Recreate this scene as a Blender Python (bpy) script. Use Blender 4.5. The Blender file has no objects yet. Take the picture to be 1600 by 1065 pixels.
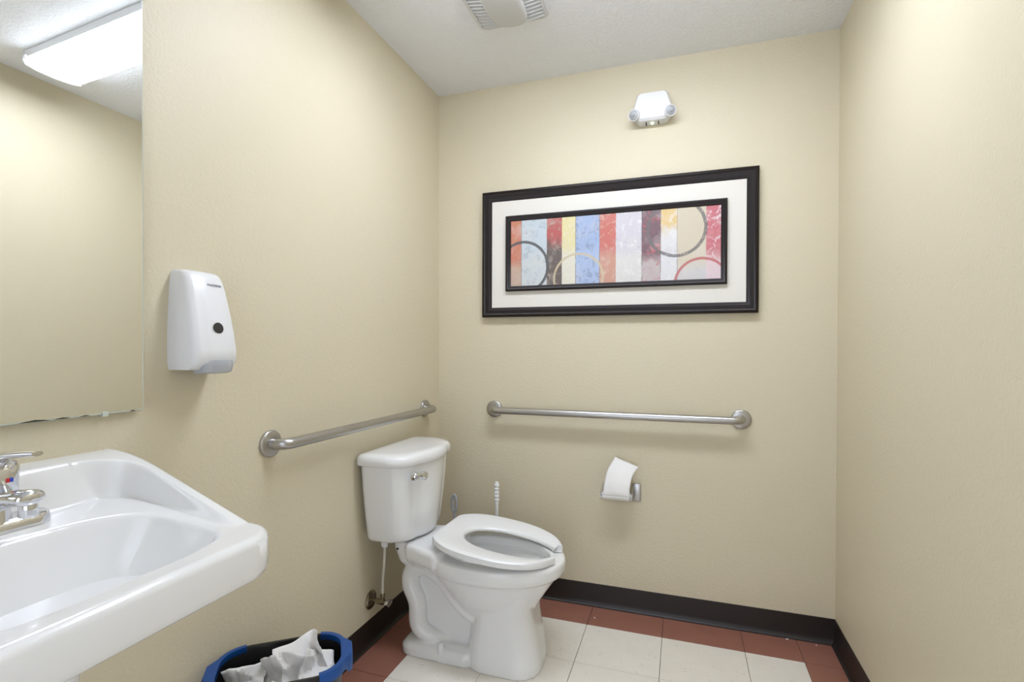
import bpy, bmesh, math, random
from mathutils import Vector, Matrix, noise
PI = math.pi
sc = bpy.context.scene
COL = sc.collection

# ------------------------------------------------------------------ camera
YAW, PITCH, ROLL = 0.322752, -0.0082168, 0.003159
F_PX, SHIFT_PX = 797.035, 18.328
CAM = Vector((1.17017, -2.32864, 1.17430))
fw = Vector((-math.sin(YAW)*math.cos(PITCH), math.cos(YAW)*math.cos(PITCH), math.sin(PITCH)))
rt = Vector((math.cos(YAW), math.sin(YAW), 0)); up = rt.cross(fw)
c_, s_ = math.cos(ROLL), math.sin(ROLL)
rt, up = c_*rt + s_*up, -s_*rt + c_*up
cd = bpy.data.cameras.new('camera'); cam = bpy.data.objects.new('camera', cd); COL.objects.link(cam)
cd.sensor_fit = 'HORIZONTAL'; cd.sensor_width = 36.0
cd.lens = F_PX/1600*36.0; cd.shift_y = SHIFT_PX/1600; cd.clip_start = 0.02
cam.matrix_world = Matrix(((rt.x, up.x, -fw.x, CAM.x), (rt.y, up.y, -fw.y, CAM.y), (rt.z, up.z, -fw.z, CAM.z), (0, 0, 0, 1)))
sc.camera = cam

# ------------------------------------------------------------------ world, exposure
w = bpy.data.worlds.new('world'); sc.world = w; w.use_nodes = True
w.node_tree.nodes['Background'].inputs[0].default_value = (0.89, 0.97, 1.13, 1)
w.node_tree.nodes['Background'].inputs[1].default_value = 1.95
vs = sc.view_settings
vs.view_transform = 'Standard'; vs.look = 'None'; vs.gamma = 1.0; vs.use_curve_mapping = False
vs.exposure = 0.38
LAMP = 20.5            # brightness of the tube fixture's lens
W, H, FRONT = 1.7524, 2.44, -2.62
DX0, DX1, DZ = .42, 1.36, 2.06          # unseen open doorway, added behind the camera to let fill light in
pl = bpy.data.lights.new('fill_doorway_portal', 'AREA'); pl.shape = 'RECTANGLE'; pl.size = DX1-DX0; pl.size_y = DZ; pl.cycles.is_portal = True
po = bpy.data.objects.new('fill_doorway_portal', pl); COL.objects.link(po); po.location = ((DX0+DX1)/2, FRONT-.02, DZ/2); po.rotation_euler = (math.radians(90), 0, 0)

# ------------------------------------------------------------------ materials
def srgb(r, g, b):
    f = lambda c: (c/12.92 if c <= .04045 else ((c+.055)/1.055)**2.4)
    return tuple(f(v/255) for v in (r, g, b)) + (1,)
class NT:
    def __init__(s, name):
        s.m = bpy.data.materials.new(name); s.m.use_nodes = True
        s.t = s.m.node_tree; s.n = s.t.nodes; s.bsdf = s.n['Principled BSDF']
    def link(s, a, b): s.t.links.new(a, b)
    def coord(s, kind='Object'):
        return s.n.new('ShaderNodeTexCoord').outputs[kind]
    def noise(s, vec, scale, detail=2, rough=.5, dist=0, out='Fac'):
        n = s.n.new('ShaderNodeTexNoise'); n.inputs['Scale'].default_value = scale
        n.inputs['Detail'].default_value = detail; n.inputs['Roughness'].default_value = rough
        n.inputs['Distortion'].default_value = dist
        if vec is not None: s.link(vec, n.inputs['Vector'])
        return n.outputs[out]
    def math(s, op, a, b=None, c=None, clamp=False):
        n = s.n.new('ShaderNodeMath'); n.operation = op; n.use_clamp = clamp
        for i, v in enumerate((a, b, c)):
            if v is None: continue
            if isinstance(v, (int, float)): n.inputs[i].default_value = v
            else: s.link(v, n.inputs[i])
        return n.outputs[0]
    def mix(s, fac, a, b, mode='MIX'):
        n = s.n.new('ShaderNodeMixRGB'); n.blend_type = mode
        for i, v in enumerate((fac, a, b)):
            if isinstance(v, (int, float)): n.inputs[i].default_value = v
            elif isinstance(v, tuple): n.inputs[i].default_value = v
            else: s.link(v, n.inputs[i])
        return n.outputs[0]
    def smooth(s, x, a, b):
        n = s.n.new('ShaderNodeMapRange'); n.interpolation_type = 'SMOOTHSTEP'
        s.link(x, n.inputs[0]); n.inputs[1].default_value = a; n.inputs[2].default_value = b
        return n.outputs[0]
    def bump(s, h, strength, dist):
        b = s.n.new('ShaderNodeBump'); b.inputs['Strength'].default_value = strength
        b.inputs['Distance'].default_value = dist
        s.link(h, b.inputs['Height']); s.link(b.outputs[0], s.bsdf.inputs['Normal'])
    def set(s, **k):
        for a, v in k.items():
            i = s.bsdf.inputs[a.replace('_', ' ')]
            if hasattr(v, 'links') or isinstance(v, bpy.types.NodeSocket): s.link(v, i)
            else: i.default_value = v
        return s
def plain(name, col, rough=.5, metal=0, coat=0, bump=None, spec=.5):
    t = NT(name); t.set(Base_Color=col, Roughness=rough, Metallic=metal)
    t.bsdf.inputs['Specular IOR Level'].default_value = spec
    if coat: t.set(Coat_Weight=coat, Coat_Roughness=.04)
    if bump: t.bump(t.noise(t.coord(), bump[0], 3), bump[1], bump[2])
    return t.m
M = {}
t = NT('beige_wall_paint'); co = t.coord()
n1 = t.noise(co, 105, 3, .6, .5); n2 = t.noise(co, 2.2, 2)
t.set(Base_Color=t.mix(n2, srgb(210, 200, 173), srgb(214, 204, 178)), Roughness=.42)
t.bsdf.inputs['Specular IOR Level'].default_value = .35
t.bump(n1, .45, .004); M['wall'] = t.m
t = NT('white_knockdown_ceiling'); co = t.coord()
n1 = t.noise(co, 70, 4, .6, .8); n2 = t.noise(co, 160, 2)
t.set(Base_Color=srgb(238, 239, 241), Roughness=.85)
t.bump(t.math('ADD', t.smooth(n1, .42, .62), t.math('MULTIPLY', n2, .3)), .5, .004); M['ceiling'] = t.m
t = NT('cream_vinyl_tile'); co = t.coord('Object'); inf = t.n.new('ShaderNodeObjectInfo')
n1 = t.noise(co, 9, 5, .65, .6)
fl = t.smooth(t.noise(co, 48, 4, .7, 1.2), .64, .70)
fl2 = t.smooth(t.noise(co, 21, 4, .75, 2.5), .655, .72)
base = t.mix(n1, srgb(224, 218, 207), srgb(240, 235, 226))
base = t.mix(t.math('MULTIPLY', inf.outputs['Random'], .22), base, srgb(222, 212, 196))
base = t.mix(t.math('MULTIPLY', fl, .55), base, srgb(120, 100, 82))
base = t.mix(t.math('MULTIPLY', fl2, .45), base, srgb(132, 112, 94))
t.set(Base_Color=base, Roughness=.38); t.bump(n1, .08, .002); M['tile'] = t.m
t = NT('brick_red_border_tile'); co = t.coord()
base = t.mix(t.noise(co, 13, 5, .6), srgb(138, 90, 75), srgb(158, 108, 92))
base = t.mix(t.math('MULTIPLY', t.smooth(t.noise(co, 60, 3, .7), .70, .74), .5), base, srgb(190, 150, 130))
t.set(Base_Color=base, Roughness=.4); M['border'] = t.m
M['joint'] = plain('dark_floor_joint', srgb(92, 80, 68), .9)
M['base'] = plain('black_vinyl_base', srgb(34, 27, 24), .42, bump=(30, .1, .002))
M['porcelain'] = plain('white_porcelain', srgb(233, 233, 232), .14, coat=.3, bump=(9, .03, .004))
M['seat'] = plain('white_seat_plastic', srgb(233, 233, 232), .22)
M['water'] = plain('bowl_water', srgb(214, 216, 214), .03)
M['plastic'] = plain('white_plastic', srgb(228, 228, 229), .25)
M['plastic2'] = plain('warm_white_plastic', srgb(226, 226, 218), .4)
M['fan'] = plain('fan_plastic', srgb(204, 204, 203), .5)
M['grey_plastic'] = plain('grey_plastic', srgb(172, 175, 180), .3)
M['dark_window'] = plain('smoked_window', srgb(48, 47, 45), .12)
M['lettering'] = plain('grey_print', srgb(92, 92, 112), .6)
M['steel'] = NT('brushed_stainless')
t = M['steel']; co = t.coord(); mp = t.n.new('ShaderNodeMapping'); mp.inputs['Scale'].default_value = (4, 4, 400)
t.link(co, mp.inputs[0]); nn = t.noise(mp.outputs[0], 6, 3)
t.set(Base_Color=srgb(184, 182, 179), Metallic=1.0, Roughness=.33); t.bump(nn, .05, .001); M['steel'] = t.m
M['chrome'] = plain('chrome', srgb(225, 226, 230), .07, 1)
M['nickel'] = plain('tarnished_chrome', srgb(150, 140, 122), .22, 1)
M['braid'] = plain('white_braided_hose', srgb(216, 212, 200), .5, bump=(700, .5, .002))
M['bin'] = plain('black_bin_plastic', srgb(22, 21, 21), .33)
M['blue'] = plain('blue_bin_plastic', srgb(22, 74, 142), .38)
M['bristle'] = plain('white_bristles', srgb(225, 226, 225), .8, bump=(260, .8, .006))
t = NT('mirror_glass'); t.set(Base_Color=(.90, .915, .895, 1), Metallic=1.0, Roughness=.0); M['mirror'] = t.m
M['mirror_back'] = plain('mirror_backing', srgb(96, 94, 84), .5)
M['mirror_edge'] = plain('mirror_glass_edge', srgb(196, 202, 190), .15)
M['mirror_chip'] = plain('mirror_desilvered_spot', srgb(58, 56, 50), .6)
t = NT('dark_wood_frame'); co = t.coord(); mp = t.n.new('ShaderNodeMapping'); mp.inputs['Scale'].default_value = (3, 30, 30)
t.link(co, mp.inputs[0])
t.set(Base_Color=t.mix(t.noise(mp.outputs[0], 9, 4), srgb(20, 14, 12), srgb(36, 26, 23)), Roughness=.36); t.bsdf.inputs['Specular IOR Level'].default_value = .3; M['frame'] = t.m
M['mat'] = plain('ivory_mat_board', srgb(224, 220, 211), .8, bump=(500, .1, .001))
t = NT('paper_towel'); co = t.coord(); t.set(Base_Color=srgb(238, 236, 234), Roughness=.9)
t.bump(t.noise(co, 900, 2), .3, .001); M['paper'] = t.m
t = NT('fixture_lens_lit'); t.set(Base_Color=srgb(235, 235, 232), Roughness=.35)
sx = t.n.new('ShaderNodeSeparateXYZ'); t.link(t.coord(), sx.inputs[0])
fall = t.smooth(t.math('SUBTRACT', .605, t.math('ABSOLUTE', sx.outputs[0])), 0.0, .075)
band = t.math('SUBTRACT', 1.0, t.math('MULTIPLY', .22, t.math('SUBTRACT', 1.0, t.smooth(t.math('ABSOLUTE', sx.outputs[1]), .0, .05))))
t.set(Emission_Color=(.90, .975, 1.13, 1), Emission_Strength=t.math('MULTIPLY', LAMP, t.math('MULTIPLY', band, t.math('ADD', .035, t.math('MULTIPLY', .965, fall)))))
M['lens'] = t.m
t = NT('green_led'); t.set(Base_Color=srgb(225, 240, 200), Emission_Color=(.85, 1, .7, 1), Emission_Strength=2.5); M['led'] = t.m
t = NT('clear_lamp_lens'); t.set(Base_Color=srgb(232, 234, 236), Roughness=.08, Transmission_Weight=.6, IOR=1.4); M['lamp_glass'] = t.m
M['red_dot'] = plain('red_mark', srgb(190, 40, 45), .4)
M['blue_dot'] = plain('blue_mark', srgb(45, 70, 180), .4)
M['hole'] = plain('dark_hole', srgb(15, 14, 13), .8)
M['bowl_in'] = M['porcelain']

# ------------------------------------------------------------------ mesh helpers
def obj(name, bm, mat, parent=None, smooth=None, loc=None, rot=None):
    me = bpy.data.meshes.new(name)
    bmesh.ops.recalc_face_normals(bm, faces=bm.faces)
    bm.to_mesh(me); bm.free()
    if mat is not None: me.materials.append(M[mat] if isinstance(mat, str) else mat)
    if smooth is not None:
        for p in me.polygons: p.use_smooth = True
        if smooth < 179: me.set_sharp_from_angle(angle=math.radians(smooth))
    o = bpy.data.objects.new(name, me); COL.objects.link(o)
    if loc is not None: o.location = loc
    if rot is not None: o.rotation_euler = rot
    o.parent = parent
    return o
def thing(name, label, cat, loc=(0, 0, 0), rotz=0, group=None):
    o = bpy.data.objects.new(name, None); COL.objects.link(o); o.empty_display_size = .05
    o.location = loc; o.rotation_euler = (0, 0, rotz)
    return tag(o, label, cat, group)
def tag(o, label, cat, group=None):
    o['label'] = label; o['category'] = cat
    if group: o['group'] = group
    return o
def struct(o): o['kind'] = 'structure'; return o
def add_box(bm, a, b, bev=0, seg=2):
    r = bmesh.ops.create_cube(bm, size=1)
    vs_ = r['verts']
    for v in vs_:
        v.co = Vector([(a[i]+b[i])/2 + v.co[i]*(b[i]-a[i]) for i in range(3)])
    if bev:
        es = {e for v in vs_ for e in v.link_edges}
        bmesh.ops.bevel(bm, geom=list(es), offset=bev, segments=seg, profile=.5, affect='EDGES')
    return bm
def box(a, b, bev=0, seg=2): return add_box(bmesh.new(), a, b, bev, seg)
def loft(bm, rings, closed=True, cap0=True, cap1=True):
    R_ = [[bm.verts.new(p) for p in r] for r in rings]
    n = len(R_[0])
    for a, b in zip(R_, R_[1:]):
        for i in range(n if closed else n-1):
            j = (i+1) % n
            bm.faces.new((a[i], a[j], b[j], b[i]))
    if cap0: bm.faces.new(R_[0][::-1])
    if cap1: bm.faces.new(R_[-1])
    return bm
def lathe(prof, axis='Z', n=32, loc=(0, 0, 0), bm=None):
    """prof: list of (radius, height)"""
    bm = bm or bmesh.new(); L = Vector(loc)
    def P(r, h, a):
        u, v = r*math.cos(a), r*math.sin(a)
        return L + (Vector((u, v, h)) if axis == 'Z' else Vector((h, u, v)) if axis == 'X' else Vector((v, h, u)))
    rings = [[P(max(r, 1e-5), h, 2*PI*i/n) for i in range(n)] for r, h in prof]
    return loft(bm, rings)
def tube(path, rad, n=16, bm=None, sq=1.0, cap=True):
    bm = bm or bmesh.new(); P = [Vector(p) for p in path]
    rad = rad if isinstance(rad, (list, tuple)) else [rad]*len(P)
    tan = [(P[min(i+1, len(P)-1)] - P[max(i-1, 0)]).normalized() for i in range(len(P))]
    ref = Vector((0, 0, 1)) if abs(tan[0].z) < .9 else Vector((1, 0, 0))
    u = (ref - tan[0]*ref.dot(tan[0])).normalized(); rings = []
    for p, tt, r in zip(P, tan, rad):
        u = (u - tt*u.dot(tt)).normalized(); v = tt.cross(u)
        rings.append([p + r*(math.cos(2*PI*k/n)*u + sq*math.sin(2*PI*k/n)*v) for k in range(n)])
    return loft(bm, rings, True, cap, cap)
def bez(pts, n=8):
    """Catmull-Rom through pts"""
    P = [Vector(p) for p in pts]; P = [2*P[0]-P[1]] + P + [2*P[-1]-P[-2]]; out = []
    for i in range(1, len(P)-2):
        for k in range(n):
            s = k/n; a, b, c, d = P[i-1:i+3]
            out.append(.5*((2*b) + (c-a)*s + (2*a-5*b+4*c-d)*s*s + (3*b-a-3*c+d)*s**3))
    out.append(P[-2]); return out
def fillet(pts, r, n=8):
    """polyline with rounded corners"""
    P = [Vector(p) for p in pts]; out = [P[0]]
    for a, b, c in zip(P, P[1:], P[2:]):
        u, v = (a-b).normalized(), (c-b).normalized()
        p0, p1 = b+u*r, b+v*r
        for k in range(n+1):
            s = k/n; out.append((1-s)**2*p0 + 2*s*(1-s)*b + s*s*p1)
    out.append(P[-1]); return out
def rrect(hx, hy, r, n=6, cx=0, cy=0):
    out = []
    for q, (sx_, sy_) in enumerate(((1, 1), (-1, 1), (-1, -1), (1, -1))):
        for k in range(n+1):
            a = (q + k/n)*PI/2
            out.append((cx + sx_*(hx-r) + r*math.cos(a), cy + sy_*(hy-r) + r*math.sin(a)))
    return out
def sgnpow(v, p): return math.copysign(abs(v)**p, v)
def egg(x0, x1, hw, z, xm=None, n=72, pb=1.0, pf=1.0, yc=0.0):
    """plan outline: back end x0, front end x1, widest at xm"""
    xm = (x0+x1)/2 if xm is None else xm; out = []
    for k in range(n):
        a = 2*PI*k/n; c, s = math.cos(a), math.sin(a); p = pf if c > 0 else pb
        out.append((xm + ((x1-xm) if c > 0 else (xm-x0))*sgnpow(c, p), yc + hw*sgnpow(s, p), z))
    return out
def smoothstep(a, b, x):
    s = max(0, min(1, (x-a)/(b-a))); return s*s*(3-2*s)
def remesh(bm, voxel, it=6, fac=.5):
    me = bpy.data.meshes.new('tmp'); bmesh.ops.recalc_face_normals(bm, faces=bm.faces); bm.to_mesh(me); bm.free()
    o = bpy.data.objects.new('tmp', me); COL.objects.link(o)
    r = o.modifiers.new('r', 'REMESH'); r.mode = 'VOXEL'; r.voxel_size = voxel
    s = o.modifiers.new('s', 'SMOOTH'); s.iterations = it; s.factor = fac
    dg = bpy.context.evaluated_depsgraph_get(); dg.update()
    m2 = bpy.data.meshes.new_from_object(o.evaluated_get(dg))
    bpy.data.objects.remove(o); bpy.data.meshes.remove(me)
    b2 = bmesh.new(); b2.from_mesh(m2); bpy.data.meshes.remove(m2); return b2

# ------------------------------------------------------------------ the room
T = .1
struct(obj('wall_left', box((-T, FRONT-T, -.02), (0, T, H+.02)), 'wall'))
struct(obj('wall_back', box((-T, 0, -.02), (W+T, T, H+.02)), 'wall'))
struct(obj('wall_right', box((W, FRONT-T, -.02), (W+T, T, H+.02)), 'wall'))
bm = box((-T, FRONT-T, -.02), (DX0, FRONT, H+.02)); add_box(bm, (DX1, FRONT-T, -.02), (W+T, FRONT, H+.02)); add_box(bm, (DX0, FRONT-T, DZ), (DX1, FRONT, H+.02))  # opening is out of view, cut so outside light fills the room
struct(obj('wall_front', bm, 'wall'))
bm = box((DX0-.06, FRONT, 0), (DX0, FRONT+.015, DZ+.06), .003); add_box(bm, (DX1, FRONT, 0), (DX1+.06, FRONT+.015, DZ+.06), .003); add_box(bm, (DX0, FRONT, DZ), (DX1, FRONT+.015, DZ+.06), .003)
struct(obj('trim_1', bm, 'seat'))
dr = struct(obj('door_1', box((DX1, FRONT-T-.92, .008), (DX1+.04, FRONT-T-.01, DZ-.01), .002), 'seat'))  # unseen leaf, swung outwards to dress the added fill doorway
obj('door_handle', tube(fillet([(DX1, FRONT-T-.85, 1.0), (DX1-.05, FRONT-T-.85, 1.0), (DX1-.05, FRONT-T-.74, 1.0)], .015), .009, 12), 'steel', dr, smooth=50)
struct(obj('ceiling', box((-T, FRONT-T, H), (W+T, T, H+T)), 'ceiling'))
floor = struct(obj('floor', box((-T, FRONT-T, -.06), (W+T, T, -.004)), 'joint'))
# vinyl tiles: cream field with a brick-red border
def tile(name, x0, x1, y0, y1, mat, top):
    g = .0009
    hx, hy = (x1-x0)/2-g, (y1-y0)/2-g
    bm = bmesh.new()
    loft(bm, [[(sx*(hx-i), sy*(hy-i), z) for sx, sy in ((1, 1), (-1, 1), (-1, -1), (1, -1))]
              for i, z in ((0, -.004), (0, top-.0006), (.0006, top))], True, False, True)
    return obj(name, bm, mat, floor, loc=((x0+x1)/2, (y0+y1)/2, 0))
xs = [.175, .483, .79, 1.097, 1.406, 1.612]
ys = [-.172, -.446]
while ys[-1] > FRONT + .55: ys.append(ys[-1] - .305)
ys.append(FRONT + .17)
for i in range(len(xs)-1):
    for j in range(len(ys)-1):
        tile('floor_tile', xs[i], xs[i+1], ys[j+1], ys[j], 'tile', 0)
bx_ = [0, .175] + xs[1:-1] + [1.612, W]
for i in range(len(bx_)-1):
    tile('border_tile', bx_[i], bx_[i+1], ys[0], 0, 'border', 0)
    tile('border_tile', bx_[i], bx_[i+1], FRONT, ys[-1], 'border', 0)
for j in range(len(ys)-1):
    tile('border_tile', 0, xs[0], ys[j+1], ys[j], 'border', 0)
    tile('border_tile', xs[-1], W, ys[j+1], ys[j], 'border', 0)
# cove base
prof = [(0, .1005), (.0022, .1005), (.003, .0995), (.003, .022), (.0045, .014), (.008, .007), (.014, .0032), (.0165, .0025), (.0165, 0), (0, 0)]
def cove(name, a, b, nrm):
    bm = bmesh.new(); a, b, nrm = Vector(a), Vector(b), Vector(nrm); d = (b-a).normalized()
    # mitred ends
    rings = []
    for p, sgn in ((a, 1), (b, -1)):
        rings.append([p + nrm*q + d*(sgn*q) + Vector((0, 0, z)) for q, z in prof])
    loft(bm, rings)
    return struct(obj(name, bm, 'base', smooth=35))
cove('baseboard_left', (0, FRONT, 0), (0, 0, 0), (1, 0, 0))
cove('baseboard_back', (0, 0, 0), (W, 0, 0), (0, -1, 0))
cove('baseboard_right', (W, FRONT, 0), (W, 0, 0), (-1, 0, 0))
cove('baseboard_front', (0, FRONT, 0), (DX0-.06, FRONT, 0), (0, 1, 0))
cove('baseboard_front', (DX1+.06, FRONT, 0), (W, FRONT, 0), (0, 1, 0))

# ------------------------------------------------------------------ ceiling tube light (seen in the mirror)
ft = thing('ceiling_light', 'long white wraparound tube light lit on the ceiling', 'ceiling light', (.925, -.862, H), math.radians(4.8))
LL, HW = 1.22, .112
obj('pan', box((-LL/2, -.105, -.034), (LL/2, .105, 0.0), .003), 'plastic', ft)
bm = bmesh.new()
ringp = [(-.105, -.033), (-.105, -.038), (-.098, -.052), (-.06, -.062), (0, -.065), (.06, -.062), (.098, -.052), (.105, -.038), (.105, -.033)]
loft(bm, [[(x, y, z) for y, z in ringp] for x in (-LL/2+.006, LL/2-.006)])
obj('lens', bm, 'lens', ft, smooth=30)
for s in (-1, 1):
    bm = bmesh.new(); prf = [(-.109, -.03), (-.110, -.042), (-.102, -.058), (-.06, -.067), (0, -.070), (.06, -.067), (.102, -.058), (.110, -.042), (.109, -.03), (.105, 0), (-.105, 0)]
    loft(bm, [[(s*(LL/2+x), y, z) for y, z in prf] for x in (-.006, .004)])
    ec = obj('end_cap', bm, 'plastic', ft)
    obj('latch', box((s*(LL/2-.017)-.013, -.112, -.030), (s*(LL/2-.017)+.013, -.104, -.022), .002), 'plastic', ft)

# ------------------------------------------------------------------ exhaust fan grille
fx, fy = .552, -.592
fan = thing('exhaust_fan', 'white square exhaust fan grille with oval centre cover on ceiling', 'exhaust fan', (fx, fy, H))
bm = bmesh.new()
def fan_ring(h, z, bulge):
    out = []
    for (px, py) in rrect(h, h, .03, 5):
        out.append((px, py, z))
    return out
rim_o = rrect(.142, .142, .03, 5); rim_i = rrect(.126, .126, .02, 5)
loft(bm, [[(x, y, 0) for x, y in rim_o], [(x, y, -.010) for x, y in rim_o], [(x*.975, y*.975, -.019) for x, y in rim_o],
          [(x, y, -.021) for x, y in rim_i], [(x, y, -.006) for x, y in rim_i]], True, True, True)
obj('grille_frame', bm, 'fan', fan, smooth=40)
def arch(x): return -.031 + .012*(x/.13)**2
for k in range(13):
    y = -.114 + k*.019
    bm = bmesh.new(); N = 20
    rings = []
    for i in range(N+1):
        x = -.127 + .254*i/N; zc = arch(x)
        rings.append([(x, y-.007, zc+.012), (x, y+.003, zc), (x, y+.006, zc), (x, y-.004, zc+.014)])
    loft(bm, rings)
    obj('slat', bm, 'fan', fan)
bm = bmesh.new()
def oval(hx, hy, z): return [(hx*sgnpow(math.cos(2*PI*k/48), .75), hy*sgnpow(math.sin(2*PI*k/48), .6), z + .010*(hy*math.sin(2*PI*k/48)/.13)**2) for k in range(48)]
loft(bm, [oval(.070, .136, -.008), oval(.070, .136, -.036), oval(.067, .133, -.0395), oval(.055, .115, -.042), oval(.02, .04, -.043)])
obj('centre_cover', bm, 'fan', fan, smooth=50)

# ------------------------------------------------------------------ mirror
MY, MZ0, MZ1, ML = -1.5, 1.033, 2.03, .62
mir = thing('wall_mirror', 'large frameless wall mirror above the sink', 'mirror', (0, MY-ML/2, MZ0))
obj('backing', box((.0, -ML/2+.003, .003), (.012, ML/2-.003, MZ1-MZ0-.003)), 'mirror_back', mir)
obj('mirror_edge', box((.012, -ML/2, 0), (.0165, ML/2, MZ1-MZ0), .001, 1), 'mirror_edge', mir)
bm = bmesh.new(); vv = [bm.verts.new((.0168, y, z)) for y, z in ((-ML/2+.003, .003), (ML/2-.003, .003), (ML/2-.003, MZ1-MZ0-.003), (-ML/2+.003, MZ1-MZ0-.003))]
bm.faces.new(vv)
obj('mirror_glass', bm, 'mirror', mir)
random.seed(4)
for yc, ln, hh in ((-1.583, .012, .006), (-1.66, .03, .0035), (-1.705, .05, .0045), (-1.525, .012, .003), (-1.62, .022, .003), (-1.77, .03, .004)):
    bm = bmesh.new(); yl = yc-(MY-ML/2)
    loft(bm, [[(x, yl-ln/2, .0005), (x, yl+ln/2, .0005), (x, yl+ln*.3, hh*.6), (x, yl, hh), (x, yl-ln*.35, hh*.5)] for x in (.0165, .0172)])
    obj('chipped_spot', bm, 'mirror_chip', mir)
obj('mirror_clip', box((.010, .222, -.005), (.0195, .234, .006), .0015), 'mirror_edge', mir)

# ------------------------------------------------------------------ framed picture
pic = thing('framed_picture', 'wide framed abstract print of coloured stripes and circles', 'picture', (.8555, 0, 1.6255))
def frame_ring(ohx, ohz, prof, loc_y=0):
    """prof: list of (inset from the outer edge, distance in front of the wall)"""
    bm = bmesh.new()
    rings = []
    for ins, y in prof:
        hx, hz = ohx-ins, ohz-ins
        rings.append([(sx*hx, -y, sz*hz) for sx, sz in ((1, 1), (-1, 1), (-1, -1), (1, -1))])
    loft(bm, rings, True, False, False); return bm
OX, OZ = .609, .3005
obj('outer_frame', frame_ring(OX, OZ, [(0.001, 0), (0, .004), (0, .026), (.003, .030), (.010, .031), (.014, .027), (.020, .0255), (.030, .0235), (.036, .019), (.042, .0175), (.045, .015), (.047, .011), (.047, .004)]), 'frame', pic, smooth=50)
obj('backing_board', box((-OX+.004, -.004, -OZ+.004), (OX-.004, -.0005, OZ-.004)), 'mat', pic)
obj('mat_board', box((-OX+.046, -.013, -OZ+.046), (OX-.046, -.004, OZ-.046)), 'mat', pic)
IX, IZ = .489, .1785
obj('inner_frame', frame_ring(IX, IZ, [(0, .012), (0, .028), (.003, .031), (.007, .031), (.011, .027), (.018, .026), (.022, .0235), (.0245, .020), (.0245, .012)]), 'frame', pic, smooth=50)
# flat print
AX, AZ = .466, .155
t = NT('abstract_stripe_print'); co = t.coord(); sp = t.n.new('ShaderNodeSeparateXYZ'); t.link(co, sp.inputs[0])
px, pz = sp.outputs[0], sp.outputs[2]
nb = t.noise(co, 14, 5, .7, .5); nf = t.noise(co, 60, 5, .75); nm = t.noise(co, 30, 4, .7, 1.0)
xw = t.math('ADD', px, t.math('MULTIPLY', t.math('SUBTRACT', nf, .5), .004))
edges = [v - .8555 for v in (.387, .443, .567, .639, .703, .812, .885, .997, 1.077, 1.146, 1.262)]
S = srgb
# (top colour, bottom colour, height of the change, speckle colour, speckle amount)
strip = [(S(214, 118, 84), S(206, 176, 158), -.055, S(196, 160, 96), .35), (S(206, 220, 230), S(214, 222, 226), 0, S(150, 176, 196), .5),
         (S(190, 66, 62), S(84, 66, 60), .035, S(176, 150, 130), .7), (S(238, 226, 160), S(236, 232, 214), .0, S(248, 244, 220), .5),
         (S(160, 184, 226), S(172, 194, 232), 0, S(96, 112, 150), .45), (S(208, 96, 78), S(210, 150, 126), -.02, S(226, 196, 160), .5),
         (S(216, 212, 220), S(228, 226, 222), -.03, S(244, 244, 246), .6), (S(104, 62, 78), S(196, 182, 182), -.06, S(196, 72, 84), .8),
         (S(234, 200, 120), S(230, 230, 234), .07, S(246, 244, 240), .5), (S(220, 208, 180), S(216, 212, 210), -.09, S(200, 206, 222), .4),
         (S(208, 96, 110), S(232, 208, 214), -.06, S(238, 214, 220), 1.0)]
col = None
for i, (a, b, h, spk, amt) in enumerate(strip):
    zz = t.math('ADD', pz, t.math('MULTIPLY', t.math('SUBTRACT', nb, .5), .14))
    c = t.mix(t.smooth(zz, h+.03, h-.03), a, b)
    c = t.mix(t.math('MULTIPLY', t.smooth(nm, .53, .62), amt), c, spk)
    col = c if col is None else t.mix(t.math('GREATER_THAN', xw, edges[i]), col, c)
# dark seams between the stripes
for i in (1, 4, 5, 7, 8, 9):
    d = t.math('ABSOLUTE', t.math('SUBTRACT', xw, edges[i]))
    col = t.mix(t.math('MULTIPLY', t.smooth(d, .0028, .0008), t.math('MULTIPLY', t.smooth(nb, .35, .55), .75)), col, S(96, 88, 90))
# brushy mottling
col = t.mix(t.math('MULTIPLY', t.smooth(nb, .45, .70), .30), col, S(236, 230, 222))
col = t.mix(t.math('MULTIPLY', t.smooth(t.noise(co, 22, 6, .8, .8), .56, .72), .35), col, S(120, 104, 104))
# dark flecks
col = t.mix(t.math('MULTIPLY', t.smooth(t.noise(co, 45, 3, .6, .3), .70, .74), .6), col, S(90, 92, 108))
def ring(col, cx, cz, r, wd, c, amt, brk=None, x0=None):
    wob = t.math('MULTIPLY', t.math('SUBTRACT', nm, .5), .006)
    dx = t.math('ADD', t.math('SUBTRACT', px, cx), wob); dz = t.math('ADD', t.math('SUBTRACT', pz, cz), wob)
    rr = t.math('SQRT', t.math('ADD', t.math('MULTIPLY', dx, dx), t.math('MULTIPLY', dz, dz)))
    d = t.math('ABSOLUTE', t.math('SUBTRACT', rr, r))
    f = t.math('MULTIPLY', t.smooth(d, wd*.5, wd*.36), amt)
    if brk: f = t.math('MULTIPLY', f, t.smooth(nf, brk-.12, brk+.05))
    if x0 is not None: f = t.math('MULTIPLY', f, t.math('GREATER_THAN', px, x0))
    return t.mix(f, col, c), rr
PXc, PZc = .8555, 1.6255
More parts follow.
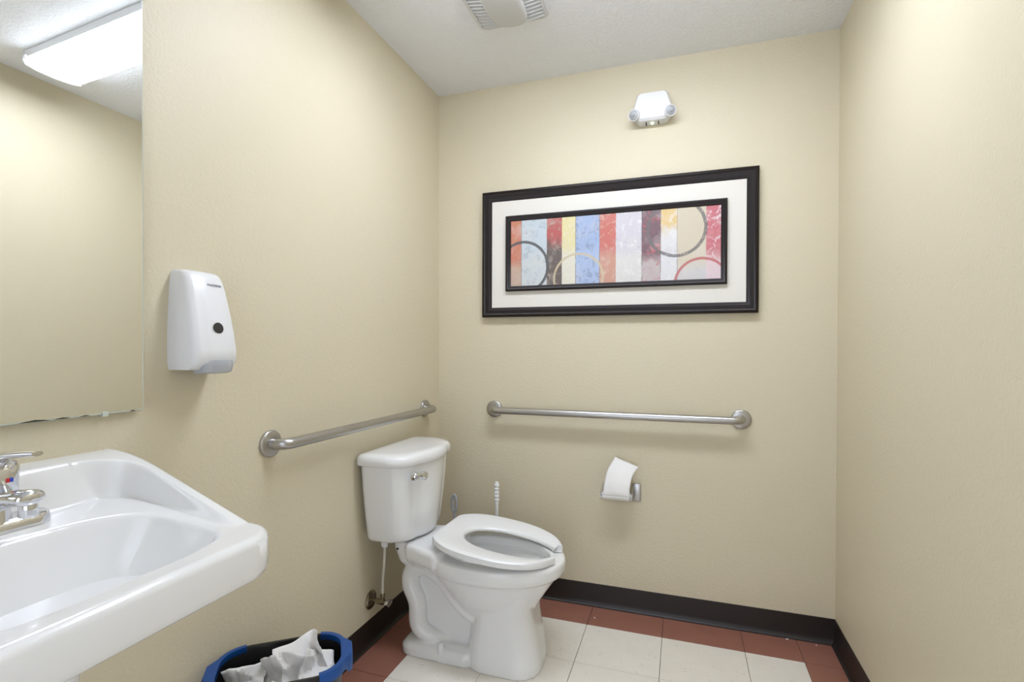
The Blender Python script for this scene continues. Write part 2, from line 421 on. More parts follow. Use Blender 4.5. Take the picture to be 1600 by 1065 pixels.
# pale disc of the big circle over the sand stripe
dx = t.math('SUBTRACT', px, 1.142-PXc); dz = t.math('SUBTRACT', pz, 1.695-PZc)
rr = t.math('SQRT', t.math('ADD', t.math('MULTIPLY', dx, dx), t.math('MULTIPLY', dz, dz)))
inside = t.math('MULTIPLY', t.math('LESS_THAN', rr, .118), t.math('MULTIPLY', t.math('GREATER_THAN', px, edges[9]), t.math('LESS_THAN', px, edges[10])))
col = t.mix(t.math('MULTIPLY', inside, .85), col, t.mix(nb, S(216, 204, 176), S(226, 214, 188)))
col, _ = ring(col, 1.142-PXc, 1.695-PZc, .119, .016, S(92, 86, 88), .85, .42)
col, _ = ring(col, .452-PXc, 1.558-PZc, .119, .015, S(52, 56, 66), .95, None)
col, _ = ring(col, .715-PXc, 1.495-PZc, .113, .012, S(214, 196, 158), .85, .40)
col, _ = ring(col, 1.245-PXc, 1.452-PZc, .108, .013, S(196, 88, 86), .9, None)
t.set(Base_Color=t.mix(.14, t.mix(1.0, col, (.82, .81, .80, 1), 'MULTIPLY'), S(190, 186, 182)), Roughness=.45); M['art'] = t.m
obj('artwork', box((-AX, -.019, -AZ), (AX, -.012, AZ)), 'art', pic)

# ------------------------------------------------------------------ emergency light
em = thing('emergency_light', 'white twin-head emergency light high on the wall above the picture', 'emergency light', (1.04, 0, 2.215))
def embody(k, y, dz=0): return [(x*k, y, z*k+dz) for x, z in
        ((-.066, .058), (-.056, .065), (.056, .065), (.066, .058), (.082, .005), (.088, -.008), (.085, -.024), (.066, -.050), (.052, -.058), (-.052, -.058), (-.066, -.050), (-.085, -.024), (-.088, -.008), (-.082, .005))]
bm = bmesh.new(); loft(bm, [embody(1, 0), embody(1, -.034), embody(.96, -.046), embody(.86, -.056, .004)])
obj('housing', bm, 'plastic', em, smooth=30)
for s in (-1, 1):
    hd = bmesh.new()
    lathe([(.020, .0), (.024, -.012), (.025, -.030), (.0235, -.036), (.0205, -.036), (.019, -.030)], 'Y', 28, (0, 0, 0), hd)
    h_ = obj('lamp_head', hd, 'plastic', em, smooth=40, loc=(s*.066, -.030, -.022), rot=(math.radians(14), 0, s*math.radians(18)))
    lz = obj('lamp_lens', lathe([(.0195, -.031), (.0205, -.0355), (.015, -.040), (.008, -.0425), (.002, -.043)], 'Y', 24), 'lamp_glass', h_, smooth=50)
    obj('bulb', lathe([(.002, -.0425), (.005, -.043), (.006, -.046), (.003, -.048)], 'Y', 12), 'grey_plastic', h_, smooth=50)
obj('indicator_led', lathe([(.006, -.060), (.006, -.063), (.003, -.065)], 'Z', 14, (0, -.026, 0)), 'led', em)
for s in (-1, 1):
    obj('mounting_slot', box((s*.026-.002, -.036, -.0595), (s*.026+.002, -.004, -.0575)), 'hole', em)

# ------------------------------------------------------------------ grab bars
def grab_bar(name, label, loc, rotz, L, off=.058, r=.0165):
    """local: bar along +x, wall plane y=0, room towards -y"""
    g = thing(name, label, 'grab bar', loc, rotz, 'stainless grab bars')
    path = fillet([(0, -.004, 0), (0, -off, 0), (L, -off, 0), (L, -.004, 0)], .036, 10)
    obj('bar', tube(path, r, 24), 'steel', g, smooth=60)
    for x in (0, L):
        f = obj('flange', lathe([(.0405, 0), (.0405, -.007), (.039, -.0095), (.0355, -.0115), (.022, -.0125), (.0165, -.013)], 'Y', 40, (x, 0, 0)), 'steel', g, smooth=40)
    return g
grab_bar('grab_bar', 'brushed steel grab bar on the wall under the framed picture', (.304, 0, .881), 0, 1.10)
grab_bar('grab_bar', 'brushed steel grab bar on the wall over the toilet tank', (0, -1.114, .888), PI/2, .965)

# ------------------------------------------------------------------ soap dispenser
sd = thing('soap_dispenser', 'white wall soap dispenser with grey push bar beside the mirror', 'soap dispenser', (0, -1.373, 1.118))
def disp_ring(z, hw, dep, bul, r=.018):
    # plan: from the wall out; front bulged
    pts = [(0, -hw), (0, hw)]
    n = 8
    for k in range(n+1):
        a = k/n*PI/2; pts.append((dep-r + r*math.sin(a), hw-r + r*math.cos(a)))
    for k in range(1, 8):
        y = (hw-r)*(1-2*k/8); pts.append((dep + bul*(1-(y/(hw-r))**2), y))
    for k in range(n+1):
        a = k/n*PI/2; pts.append((dep-r + r*math.cos(a), -(hw-r) - r*math.sin(a)))
    return [(max(x, 0), y, z) for x, y in pts]
bm = bmesh.new(); HT = .245
rows = [(r_[0], r_[1]-.003, r_[2]-.003, r_[3]) for r_ in [(.003, .0590, .080, .006), (.020, .062, .1005, .007), (.05, .063, .099, .008), (.09, .0625, .093, .008), (.13, .061, .085, .008), (.17, .059, .0755, .007), (.20, .0575, .068, .006),
        (.222, .056, .061, .005), (.236, .054, .053, .004), (.243, .051, .043, .003), (.2455, .046, .030, .002)]]
loft(bm, [disp_ring(z, hw, d, b) for z, hw, d, b in rows])
obj('cover', bm, 'plastic', sd, smooth=60)
obj('back_plate', box((0, -.056, .003), (.06, .052, .03), .004), 'plastic2', sd)
bm = bmesh.new()
loft(bm, [disp_ring(z, hw, d, b, .014) for z, hw, d, b in ((-.007, .037, .086, .010), (-.003, .0405, .097, .011), (.010, .042, .1005, .011), (.020, .042, .101, .011), (.026, .040, .1005, .010))])
for v in bm.verts: v.co.x = max(v.co.x, .058)
obj('push_bar', bm, 'grey_plastic', sd, smooth=50, loc=(.001, .002, 0))
def fdep(z):
    for a, b in zip(rows, rows[1:]):
        if a[0] <= z <= b[0]:
            s = (z-a[0])/(b[0]-a[0]); return a[2]+a[3] + s*(b[2]+b[3]-a[2]-a[3])
obj('level_window', lathe([(.0135, -.004), (.0135, .0015), (.011, .0022), (.002, .0022)], 'X', 28), 'dark_window', sd, loc=(fdep(.104), -.002, .104), rot=(0, -math.atan2(fdep(.08)-fdep(.13), .05), 0), smooth=40)
cu = bpy.data.curves.new('txt', 'FONT'); cu.body = 'McKESSON'; cu.size = .0088; cu.align_x = 'CENTER'; cu.extrude = .0002
to = bpy.data.objects.new('txt', cu); COL.objects.link(to)
dg = bpy.context.evaluated_depsgraph_get(); tm = bpy.data.meshes.new_from_object(to.evaluated_get(dg)); bpy.data.objects.remove(to)
tm.materials.clear(); tm.materials.append(M['lettering'])
lt = bpy.data.objects.new('lettering', tm); COL.objects.link(lt); lt.parent = sd
def frow(z, k):
    for a, b in zip(rows, rows[1:]):
        if a[0] <= z <= b[0]: return a[k] + (z-a[0])/(b[0]-a[0])*(b[k]-a[k])
def fsurf(y, z, r=.018):
    hw, d, bu = frow(z, 1), frow(z, 2), frow(z, 3)
    if abs(y) < hw-r: return d + bu*(1-(y/(hw-r))**2)
    return d - r + math.sqrt(max(0, r*r-(abs(y)-hw+r)**2))
for v in tm.vertices:      # the print follows the curved cover
    y, z, e = v.co.x + .013, v.co.y + .207, v.co.z
    v.co = (fsurf(y, z) + .0006 + e, y, z)

# ------------------------------------------------------------------ toilet
TY = -.505
to_ = thing('toilet', 'white two-piece floor toilet with open-front seat and no lid', 'toilet', (.0, TY, 0))
bm = bmesh.new()
# bowl with cavity (one closed shell)
outer = [(.37, .62, .070, .150), (.355, .640, .098, .190), (.335, .668, .124, .235), (.305, .698, .146, .280), (.275, .722, .162, .315), (.258, .738, .172, .335), (.252, .748, .181, .344), (.250, .760, .191, .352), (.250, .765, .195, .365), (.250, .766, .195, .390), (.252, .762, .191, .401)]
inner = [(.262, .748, .176, .405), (.300, .712, .138, .405), (.305, .706, .132, .400), (.308, .705, .131, .375), (.295, .715, .138, .365), (.30, .69, .125, .33), (.33, .64, .10, .27), (.36, .57, .07, .215), (.38, .53, .05, .20)]
xm = lambda a, b: a + (b-a)*.46
rings = [egg(a, b, h, z, xm(a, b), 96, .8, .98) for a, b, h, z in outer + inner]
loft(bm, rings)
# tank deck / shelf
def slab(x0, x1, hw, z, r, hw2=None):
    hw2 = hw2 or hw; pts = []
    for (sx_, sy_, a0) in ((1, 1, 0), (-1, 1, 1), (-1, -1, 2), (1, -1, 3)):
        h = hw2 if sx_ > 0 else hw
        for k in range(7):
            a = (a0 + k/6)*PI/2
            pts.append(((x1-r if sx_ > 0 else x0+r) + r*math.cos(a), sy_*(h-r) + r*math.sin(a), z))
    return pts
loft(bm, [slab(.185, .34, .105, .345, .03, .14), slab(.172, .34, .118, .358, .03, .155), slab(.165, .34, .125, .378, .03, .168), slab(.165, .34, .125, .414, .03, .168), slab(.168, .34, .121, .427, .03, .16), slab(.175, .32, .114, .430, .03, .145)])
loft(bm, [slab(.15, .30, .06, .30, .03), slab(.12, .30, .088, .345, .03), slab(.105, .30, .10, .40, .03), slab(.105, .30, .10, .425, .03), slab(.11, .30, .095, .429, .03)])
# front pedestal
loft(bm, [slab(.405, .688, .122, 0.0, .085), slab(.405, .688, .122, .03, .085), slab(.415, .676, .117, .10, .08), slab(.425, .662, .113, .18, .075), slab(.43, .655, .115, .235, .07), slab(.40, .66, .12, .28, .06)])
# rear foot
loft(bm, [slab(.135, .45, .108, 0, .05, .115), slab(.135, .45, .108, .028, .05, .115), slab(.150, .45, .098, .045, .045, .105), slab(.18, .45, .075, .056, .04, .08)])
# web
loft(bm, [[(.20, s*.046, .02), (.45, s*.046, .02), (.45, s*.05, .34), (.16, s*.05, .37), (.17, s*.046, .25)] for s in (-1, 1)])
# trapway
tp = bez([(.50, 0, .17), (.42, 0, .205), (.345, 0, .255), (.285, 0, .315), (.225, 0, .342), (.180, 0, .315), (.178, 0, .26), (.20, 0, .19), (.205, 0, .11), (.22, 0, .055)], 8)
tube(tp, [.043]*len(tp), 20, bm, sq=1.0)
for s in (-1, 1):
    tp2 = bez([(.48, s*.058, .165), (.42, s*.060, .19), (.36, s*.062, .238), (.305, s*.062, .300), (.235, s*.060, .330), (.178, s*.062, .308), (.168, s*.064, .258), (.198, s*.066, .190), (.205, s*.068, .11), (.25, s*.066, .072), (.33, s*.030, .045)], 8)
    tube(tp2, [.035]*(len(tp2)-16) + [.035-.012*k/15 for k in range(16)], 18, bm)
bowl = obj('bowl', remesh(bm, .0040, 6), 'porcelain', to_, smooth=180)
obj('water', lathe([(.001, .212), (.062, .212), (.062, .2125), (.001, .2125)], 'Z', 28, (.45, 0, 0)), 'water', to_)
for s in (-1, 1):
    obj('bolt_cap', lathe([(.015, .030), (.015, .050), (.012, .062), (.006, .068), (.001, .069)], 'Z', 20, (.315, s*.097, 0)), 'seat', to_, smooth=60)
# tank
bm = bmesh.new()
def tank_ring(z, hw, xb, xf, r=.05, bul=.012):
    pts = []; rb = .028
    for k in range(9):
        a = k/8*PI/2; pts.append((xf-r + r*math.cos(PI/2-a), hw-r + r*math.sin(PI/2-a)))
    for k in range(1, 10):
        y = (hw-r)*(1-2*k/10); pts.append((xf + bul*(1-(y/(hw-r))**2), y))
    for k in range(9):
        a = k/8*PI/2; pts.append((xf-r + r*math.cos(a), -(hw-r) - r*math.sin(a)))
    for k in range(5):
        a = k/4*PI/2; pts.append((xb+rb - rb*math.sin(a), -(hw-rb) - rb*math.cos(a)))
    for k in range(5):
        a = k/4*PI/2; pts.append((xb+rb - rb*math.cos(a), (hw-rb) + rb*math.sin(a)))
    return [(x, y, z) for x, y in pts]
rows_t = [(.434, .120, .035, .160), (.4345, .140, .028, .178), (.438, .150, .024, .188), (.448, .157, .021, .195), (.47, .1605, .02, .198), (.56, .172, .017, .205), (.65, .182, .015, .210), (.737, .189, .014, .213)]
loft(bm, [tank_ring(z, hw+.019, xb, xf+.002, .090, .022) for z, hw, xb, xf in rows_t])
tank = obj('tank', bm, 'porcelain', to_, smooth=60, loc=(0, .019, 0))
bm = bmesh.new()
loft(bm, [tank_ring(z, hw+.022, xb, xf+.004, .100, .024) for z, hw, xb, xf in ((.733, .184, .012, .208), (.7335, .197, .006, .220), (.738, .201, .005, .224), (.756, .201, .005, .224), (.766, .1985, .007, .2215), (.773, .192, .012, .215), (.777, .178, .026, .201), (.7785, .160, .040, .183))])
obj('tank_lid', bm, 'porcelain', to_, smooth=60, loc=(0, .019, 0))
# flush lever
lv = obj('flush_lever', lathe([(.012, 0), (.0125, .006), (.010, .012), (.006, .014), (.006, .02)], 'X', 20), 'chrome', to_, smooth=40, loc=(.219, -.140, .697))
lv.scale = (1.4, 1.4, 1.4)
obj('lever_arm', tube(bez([(.016, -.006, .003), (.020, .012, .001), (.020, .030, -.004), (.016, .042, -.008)], 6), [.0055 + .0065*math.sin(PI*min(1, k/18*.8)) for k in range(19)], 14, sq=.6), 'chrome', lv, smooth=60)
# seat: outer edge high, dishes in towards the hole, tilted up at the hinges
def seat_pt(which, a):
    """a: angle, 0 = front"""
    c, s = math.cos(a), math.sin(a)
    if which == 'o':
        p = .92 if c > 0 else .72
        x = .50 + (.250 if c > 0 else .235)*sgnpow(c, p); y = .205*sgnpow(s, .92 if c > 0 else .80)
        return max(x, .287), y
    p = 1.0 if c > 0 else .95
    return .53 + (.200 if c > 0 else .155)*sgnpow(c, p), .105*sgnpow(s, .85 if c > 0 else p)
N = 84; prof_s = [(0.0, -.024), (0.0, -.006), (.06, -.001), (.14, .0), (.5, -.004), (.86, -.010), (.95, -.013), (1.0, -.019), (1.0, -.026)]
rings = []; g0 = .27
for k in range(N+1):
    a = g0 + (2*PI-2*g0)*k/N
    ao = a
    o_ = Vector(seat_pt('o', ao)); i_ = Vector(seat_pt('i', a))
    if k in (0, N):
        s = 1 if k == 0 else -1
        o_ = Vector((seat_pt('o', g0)[0]+.004, s*.058)); i_ = Vector((.705, s*.058))
    rings.append([((1-f)*o_.x + f*i_.x, (1-f)*o_.y + f*i_.y, z) for f, z in prof_s])
bm = bmesh.new(); loft(bm, rings)
bmesh.ops.bevel(bm, geom=[e for e in bm.edges if len(e.link_faces) == 2 and e.calc_face_angle(0) > 1.0], offset=.003, segments=2, profile=.5, affect='EDGES')
tilt = math.atan2(.054, .46)
seat = obj('seat', bm, 'seat', to_, smooth=40)
seat.matrix_local = Matrix.Translation((.745, 0, .4315)) @ Matrix.Rotation(tilt, 4, 'Y') @ Matrix.Translation((-.745, 0, 0))
for s in (-1, 1):
    bm = box((.268, s*.07-.016, .427), (.305, s*.07+.016, .458), .005)
    obj('seat_hinge', bm, 'seat', to_, smooth=40)
obj('bolt_hole', lathe([(.0045, 0), (.0045, .002), (.001, .002)], 'Y', 12, (.130, -.1015, .400)), 'hole', to_)

# ------------------------------------------------------------------ supply valve
sv = thing('supply_valve', 'tarnished chrome shut-off valve with white hose under the toilet tank', 'valve', (0, -.592, .176))
obj('escutcheon', lathe([(.036, 0), (.036, .003), (.030, .008), (.018, .011), (.010, .012)], 'X', 32), 'nickel', sv, smooth=40)
obj('valve_body', lathe([(.008, .008), (.008, .03), (.011, .032), (.011, .064), (.008, .066), (.006, .074)], 'X', 20), 'nickel', sv, smooth=40)
obj('outlet', lathe([(.0075, 0), (.0075, .016), (.009, .017), (.009, .027), (.006, .028)], 'Z', 18, (.055, 0, .004)), 'nickel', sv, smooth=40)
bm = lathe([(.006, .072), (.0155, .074), (.0165, .080), (.0155, .088), (.006, .090)], 'X', 20)
for v in bm.verts: v.co.y *= 1.25; v.co.z *= .85
obj('handle', bm, 'chrome', sv, smooth=40)
obj('hose', tube(bez([(.055, 0, .028), (.058, -.002, .09), (.066, -.006, .15), (.070, -.008, .215), (.070, -.008, .245)], 8), .0055, 12), 'braid', sv, smooth=60)
obj('hose_nut', lathe([(.011, .222), (.013, .224), (.0145, .236), (.0145, .2585), (.010, .2605)], 'Z', 10, (.070, -.008, 0)), 'seat', sv, smooth=30)

# ------------------------------------------------------------------ brushes behind the toilet
tb = thing('toilet_brush', 'white toilet brush with ridged handle standing behind the toilet', 'brush', (.37, -.15, 0))
pr = [(.0085, .09), (.0085, .468), (.0095, .475)]
for k in range(5):
    z = .478 + k*.0165
    pr += [(.0085, z), (.0118, z+.004), (.0122, z+.008), (.0118, z+.012), (.0085, z+.0155)]
pr += [(.0095, .563), (.005, .568), (.001, .569)]
obj('handle', lathe(pr, 'Z', 20), 'seat', tb, smooth=60)
obj('bristles', lathe([(.008, .03), (.03, .035), (.036, .06), (.034, .095), (.012, .11)], 'Z', 24), 'bristle', tb, smooth=60)
obj('holder', lathe([(.050, 0), (.052, .004), (.046, .09), (.048, .13), (.045, .13), (.042, .09), (.044, .006), (.001, .006)], 'Z', 28), 'seat', tb, smooth=60)
lb = thing('cleaning_brush', 'grey loop-handled cleaning brush between toilet tank and corner', 'brush', (.158, -.15, 0))
lp = [(  .0115*math.sin(2*PI*k/28), 0, .448 - .040*math.cos(2*PI*k/28)) for k in range(29)]
obj('handle_loop', tube(lp, .0068, 12, cap=False), 'grey_plastic', lb, smooth=60)
obj('handle', tube([(0, 0, .09), (0, 0, .30), (0, 0, .41)], [.008, .0065, .006], 14), 'grey_plastic', lb, smooth=60)
obj('bristles', lathe([(.02, 0), (.034, .004), (.038, .05), (.03, .09), (.008, .10)], 'Z', 24), 'bristle', lb, smooth=60)

# ------------------------------------------------------------------ toilet paper holder
ph = thing('toilet_paper_holder', 'chrome toilet paper holder on the wall below the grab bar', 'toilet paper holder', (.90, 0, .535))
obj('wall_plate', box((.060, -.005, -.038), (.098, 0, .040), .003), 'steel', ph, smooth=40)
def arm(x, s):
    bm = bmesh.new(); th = .0022
    pl = [(-.004, -.032), (-.004, .034), (-.045, .022), (-.088, .010), (-.094, 0), (-.090, -.014), (-.07, -.022)]
    loft(bm, [[(x+d, y, z) for y, z in pl] for d in (-th, th)]); return bm
obj('arm', arm(.066, 1), 'steel', ph)
obj('arm', arm(-.068, 1), 'chrome', ph)
obj('crossbar', box((-.068, -.008, -.034), (.066, -.002, -.024)), 'chrome', ph)
obj('roller', lathe([(.004, -.068), (.011, -.062), (.011, .062), (.004, .066)], 'X', 20, (0, -.074, 0)), 'plastic2', ph, smooth=40)
tpr = thing('toilet_paper', 'nearly used-up toilet paper with one loose sheet sticking upwards', 'toilet paper', (.90, -.074, .535))
bm = bmesh.new(); lathe([(.0112, -.057), (.0205, -.057), (.0205, .057), (.0112, .057)], 'X', 32, (0, 0, 0), bm)
obj('roll', bm, 'paper', tpr, smooth=40)
bm = bmesh.new(); G = []
lf = bez([(-.057, -.0208, .002), (-.055, -.021, .022), (-.050, -.013, .060), (-.040, .008, .108), (-.012, .045, .160)], 5)
rg = bez([(.057, -.0208, .002), (.057, -.021, .022), (.060, -.013, .055), (.068, .010, .090), (.092, .045, .122)], 5)
for j, (a, b) in enumerate(zip(lf, rg)):
    row = []
    for i in range(15):
        u = i/14; k = j/(len(lf)-1)
        row.append(bm.verts.new(a.lerp(b, u) + Vector((0, -.010*math.sin(PI*u)*k + .003*math.sin(u*8+k*4)*k, .0))))
    G.append(row)
for j in range(len(G)-1):
    for i in range(14): bm.faces.new((G[j][i], G[j][i+1], G[j+1][i+1], G[j+1][i]))
sh = obj('loose_sheet', bm, 'paper', tpr, smooth=60)
so = sh.modifiers.new('thick', 'SOLIDIFY'); so.thickness = .0006

# ------------------------------------------------------------------ wall-hung sink
SY, SW, SD = -1.81, .26, .460       # centre y, half width, depth from the wall
sk = thing('sink', 'white wall-hung porcelain sink with raised back and sloping sides', 'sink', (0, SY, 0))
CR = .075
def outline(x, y):
    """signed inside distance and the snapped position (front corners rounded)"""
    cx, cy = SD-CR, SW-CR
    if x > cx and abs(y) > cy:
        dx, dy = x-cx, abs(y)-cy; r = math.hypot(dx, dy)
        if r > CR:
            x = cx + dx/r*CR; y = math.copysign(cy + dy/r*CR, y); r = CR
        return CR-r, x, y
    return min(SD-x, SW-abs(y)), x, y
def rim_z(x): return .872 - .034*smoothstep(.06, .40, x)
def ridge_z(x):
    a, b, k = .957, .9765 - .367*x, .030
    h = max(0, min(1, .5 + .5*(b-a)/k)); return b + (a-b)*h - k*h*(1-h)
def bowl_r(x, y):
    cx, hx, hy = .283, .125, .196
    # squarer towards the front
    u, v = abs(x-cx)/hx, abs(y)/(hy + .010*(x-cx)/hx); n_ = 3.6 if x > cx else 2.9
    return (u**n_ + v**n_)**(1/n_)
def sink_z(x, y, d):
    z = rim_z(x)
    # back splash and side wings
    e = SW-abs(y)
    wb = 1-smoothstep(.044, .078, x)
    ww = 1-smoothstep(.024, .044, e)
    # rounded inner corner of the wings with the back
    qx, qe = max(0, .140-x), max(0, .116-e); rc = math.hypot(qx, qe)
    wc = smoothstep(.072, .092, rc) if (qx > 0 and qe > 0) else 0
    k = max(wb, ww, wc)
    rz = ridge_z(x)
    if rz > z: z = z + (rz-z)*k
    b = bowl_r(x, y)
    if b < 1.06:
        z -= .005*smoothstep(1.06, .97, b)
        if b < 1: z -= .120*(1-b**2.8)*(1 - .42*(x-.283)/.125)
    r = .014
    if d < r: z -= r - math.sqrt(max(0, r*r-(r-d)**2))
    return z
NX, NY = 170, 190; bm = bmesh.new(); G = []
def warp(s):  # denser near the ends
    return s
for i in range(NX+1):
    row = []
    for j in range(NY+1):
        s = i/NX; x = SD*(s if s < .97 else .97 + .03*(1-(1-(s-.97)/.03)**2)); u = j/NY*2-1
        y = SW*(u if abs(u) < .95 else math.copysign(.95 + .05*(1-(1-(abs(u)-.95)/.05)**2), u))
        d, xx, yy = outline(x, y)
        row.append(bm.verts.new((xx, yy, sink_z(xx, yy, d))))
    G.append(row)
for i in range(NX):
    for j in range(NY):
        bm.faces.new((G[i][j], G[i+1][j], G[i+1][j+1], G[i][j+1]))
loop = [G[i][0] for i in range(NX+1)] + [G[NX][j] for j in range(1, NY+1)] + [G[i][NY] for i in range(NX-1, -1, -1)]
prev = loop
for f, zb in ((0, .80), (0, .776), (.004, .766), (.012, .760), (.03, .757)):
    cur = []
    for v in loop:
        x, y = v.co.x, v.co.y; cx, cy = max(0, min(x, SD-.07)), max(-SW+.07, min(SW-.07, y))
        dv = Vector((x-cx, y-cy)); l = dv.length
        n_ = dv/l if l > 1e-6 else Vector((0, 0))
        ztar = zb - .0*(x)
        cur.append(bm.verts.new((max(0, x-n_.x*f), y-n_.y*f, min(ztar, v.co.z-.001))))
    for a, b, c, d in zip(prev, prev[1:], cur[1:], cur): bm.faces.new((a, d, c, b))
    prev = cur
bm.faces.new(prev)
bmesh.ops.remove_doubles(bm, verts=bm.verts, dist=.00005)
obj('basin', bm, 'porcelain', sk, smooth=180)
bm = bmesh.new()
loft(bm, [[(.235 + .135*k*math.cos(2*PI*i/40), .17*k*math.sin(2*PI*i/40), z) for i in range(40)] for k, z in ((1, .765), (.96, .745), (.8, .722), (.55, .708), (.3, .702))])
obj('underside', bm, 'porcelain', sk, smooth=60)
obj('drain', lathe([(.022, .742), (.021, .7445), (.017, .743), (.001, .742)], 'Z', 24, (.28, 0, 0)), 'chrome', sk, smooth=60)
obj('tailpiece', lathe([(.017, .52), (.017, .71)], 'Z', 18, (.28, 0, 0)), 'seat', sk, smooth=60)
obj('trap', tube(bez([(.28, 0, .53), (.28, 0, .47), (.25, 0, .425), (.20, 0, .425), (.17, 0, .47), (.15, 0, .50), (.10, 0, .505), (0.0, 0, .505)], 8), .024, 16), 'seat', sk, smooth=60)

# ------------------------------------------------------------------ faucet
FX = .098; fz = .8715
fa = thing('faucet', 'chrome single-lever faucet standing on the sink ledge', 'faucet', (FX, SY, fz))
bm = bmesh.new()
loft(bm, [[(x*k, y*k2, z) for x, y in rrect(.028, .080, .0275, 8)] for k, k2, z in ((1, 1, -.004), (1, 1, .010), (.93, .975, .016), (.80, .93, .0185))])
obj('base_plate', bm, 'chrome', fa, smooth=40)
obj('body', lathe([(.027, .014), (.025, .030), (.023, .052), (.022, .056)], 'Z', 28), 'chrome', fa, smooth=40)
sp_ = bez([(.005, 0, .044), (.04, 0, .056), (.075, 0, .063), (.096, .003, .0645)], 8) + [Vector((.100, .0035, .0647)), Vector((.103, .004, .0648)), Vector((.1045, .004, .0648))]
obj('spout', tube(sp_, [.0145 - .002*k/(len(sp_)-1) for k in range(len(sp_)-3)] + [.0112, .0085, .004], 24, sq=1.75), 'chrome', fa, smooth=50)
obj('aerator', lathe([(.011, .034), (.0125, .036), (.0125, .052), (.011, .058)], 'Z', 20, (.090, .003, 0)), 'chrome', fa, smooth=40)
obj('cap', lathe([(.0225, .056), (.0300, .066), (.0310, .104), (.027, .114), (.014, .121), (.001, .122)], 'Z', 28, (.010, 0, 0)), 'chrome', fa, smooth=50)
lev = bez([(-.012, 0, .106), (.015, 0, .119), (.045, 0, .128), (.078, .004, .1325), (.104, .008, .134)], 6)
obj('lever', tube(lev, [.0085 - .0045*k/(len(lev)-1) for k in range(len(lev))], 16, sq=2.2), 'chrome', fa, smooth=60)
obj('hot_mark', box((.0370, .000, .084), (.0415, .005, .091), .0005), 'red_dot', fa)
obj('cold_mark', box((.0365, .005, .084), (.0410, .010, .091), .0005), 'blue_dot', fa)

# ------------------------------------------------------------------ wastebasket and paper towels
BX, BY, BA, BH = .183, -1.264, math.radians(38), .36
wb_ = thing('wastebasket', 'black wastebasket with blue end grips full of paper beside the wall', 'trash can', (BX, BY, 0), BA)
bm = bmesh.new()
def bring(hx, hy, z, r): return [(x, y, z) for x, y in rrect(hx, hy, r, 8)]
loft(bm, [bring(.115, .072, 0, .05), bring(.120, .076, .006, .052), bring(.152, .098, BH-.03, .072), bring(.156, .101, BH-.022, .074), bring(.160, .104, BH-.020, .076), bring(.160, .105, BH-.004, .077), bring(.158, .103, BH, .076),
          bring(.151, .096, BH-.001, .07), bring(.149, .094, BH-.01, .07), bring(.118, .074, .008, .05)])
obj('body', bm, 'bin', wb_, smooth=40)
for s in (-1, 1):
    bm = bmesh.new(); arc = []
    # end grip wraps the short end of the rim
    pts = [p for p in rrect(.161, .106, .078, 10)]
    sel = [p for p in pts if s*p[0] > .088]
    sel.sort(key=lambda p: p[1])
    rings = []
    for (x, y) in sel:
        k = abs(y)/.12; ext = .016*(1-smoothstep(.25, .55, abs(y)/.1)) 
        xx = x + s*ext
        n_ = Vector((x-s*.083, y*.8)).normalized()
        i_ = Vector((x, y)) - n_*.014
        rings.append([(xx, y, BH-.040 if ext > .002 else BH-.024), (xx, y, BH+.001), (xx-n_.x*.002, y-n_.y*.002, BH+.0035), (i_.x, i_.y, BH+.0035), (i_.x, i_.y, BH-.012), (x-n_.x*.004, y-n_.y*.004, BH-.024)])
    loft(bm, rings)
    obj('end_grip', bm, 'blue', wb_, smooth=40)
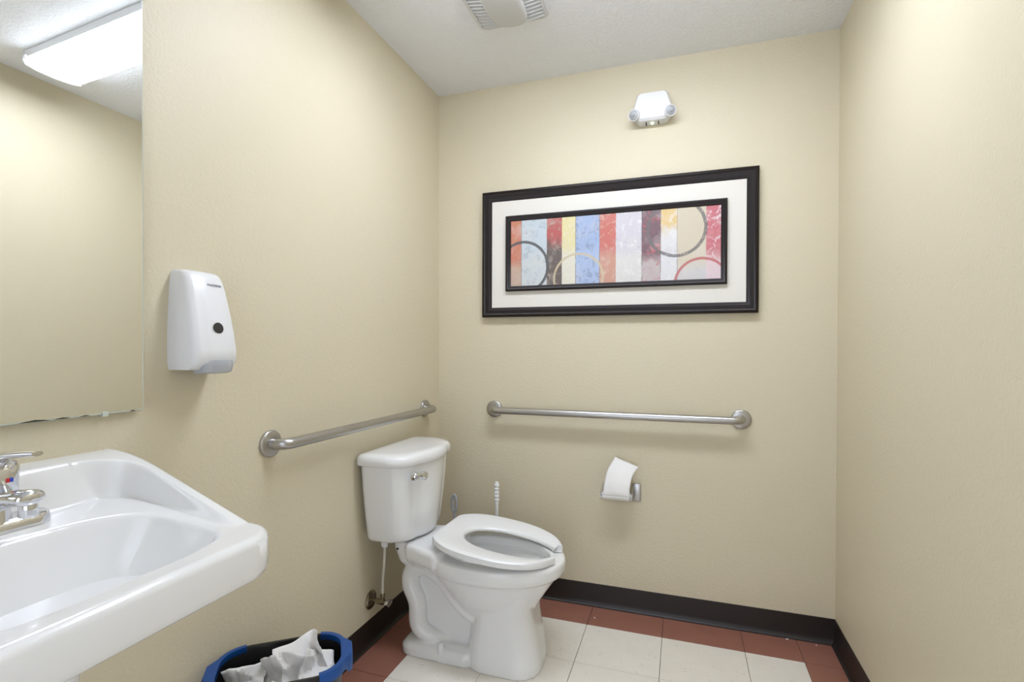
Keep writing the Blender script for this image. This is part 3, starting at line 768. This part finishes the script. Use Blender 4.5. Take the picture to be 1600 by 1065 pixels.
def crumple(seed, sx, sy, loc, rot, amp=.03):
    rnd = random.Random(seed); N_ = 22; bm = bmesh.new(); G = []
    folds = [(rnd.uniform(0, 2*PI), rnd.uniform(-.28, .28), rnd.uniform(-1, 1)) for _ in range(7)]
    off = Vector((seed*3.1, seed*1.7, 0))
    for j in range(N_+1):
        row = []
        for i in range(N_+1):
            u, v = i/N_-.5, j/N_-.5; z = 0
            for a, d, h in folds: z += h*amp*2.2*abs(u*math.cos(a) + v*math.sin(a) - d)
            z += amp*.55*noise.noise(Vector((u*3.2, v*3.2, 0))+off) + amp*.18*abs(noise.noise(Vector((u*8, v*8, 3))+off))
            k = 1 - .10*noise.noise(Vector((u*2.5, v*2.5, 7))+off)
            row.append(bm.verts.new((u*sx*k, v*sy*k, z)))
        G.append(row)
    for j in range(N_):
        for i in range(N_): bm.faces.new((G[j][i], G[j][i+1], G[j+1][i+1], G[j+1][i]))
    zc = sum(v.co.z for v in bm.verts)/len(bm.verts)
    for v in bm.verts: v.co.z -= zc
    o = obj('paper_towel', bm, 'paper', smooth=24, loc=loc, rot=rot)
    m_ = o.modifiers.new('thick', 'SOLIDIFY'); m_.thickness = .0007
    return o
def bl(u, v, z):   # wastebasket local to world
    c, s = math.cos(BA), math.sin(BA); return (BX + u*c - v*s, BY + u*s + v*c, z)
D = math.radians
towels = [
    (11, .10, .14, bl(.060, .028, .322), (D(72), D(-24), D(20)), 'crumpled white paper towel standing tallest in the wastebasket'),
    (12, .085, .10, bl(.088, -.004, .318), (D(58), D(18), D(50)), 'crumpled white paper towel against the blue grip nearest the toilet'),
    (13, .11, .11, bl(.015, .005, .312), (D(58), D(10), D(24)), 'crumpled white paper towel in the middle of the wastebasket'),
    (14, .10, .10, bl(-.035, -.005, .312), (D(50), D(-20), D(5)), 'crumpled white paper towel with a pointed corner amid the wastebasket heap'),
    (15, .09, .10, bl(-.080, .000, .305), (D(45), D(-15), D(40)), 'crumpled white paper towel at the sink end of the wastebasket'),
    (16, .12, .10, bl(.040, -.025, .285), (D(12), D(5), D(0)), 'crumpled white paper towel lying under the tallest one in the wastebasket'),
    (17, .12, .10, bl(-.040, -.02, .262), (D(-8), D(4), D(30)), 'crumpled white paper towel spread low in the wastebasket'),
]
for sd_, a, b, l, r, lab in towels:
    tag(crumple(sd_, a, b, l, r), lab, 'paper towel', 'paper towels in the wastebasket')

# ------------------------------------------------------------------ paper crumbs on the border tiles
for k, (x, y, lab) in enumerate(((.812, -.111, 'tiny white paper crumb on the red border tiles behind the toilet'), (1.578, -.022, 'tiny white paper crumb touching the foot of the black baseboard'), (1.68, -.034, 'tiny white paper crumb on the red border tile in the room corner'))):
    bm = bmesh.new(); a0 = .7 + k
    loft(bm, [[(.0055*math.cos(a0+q*PI/2)*(1 if q % 2 else .45), .0055*math.sin(a0+q*PI/2)*(1 if q % 2 else .45), z) for q in range(4)] for z in (0, .0022)])
    tag(obj('paper_crumb', bm, 'paper', loc=(x, y, 0)), lab, 'crumb', 'paper crumbs on the floor')
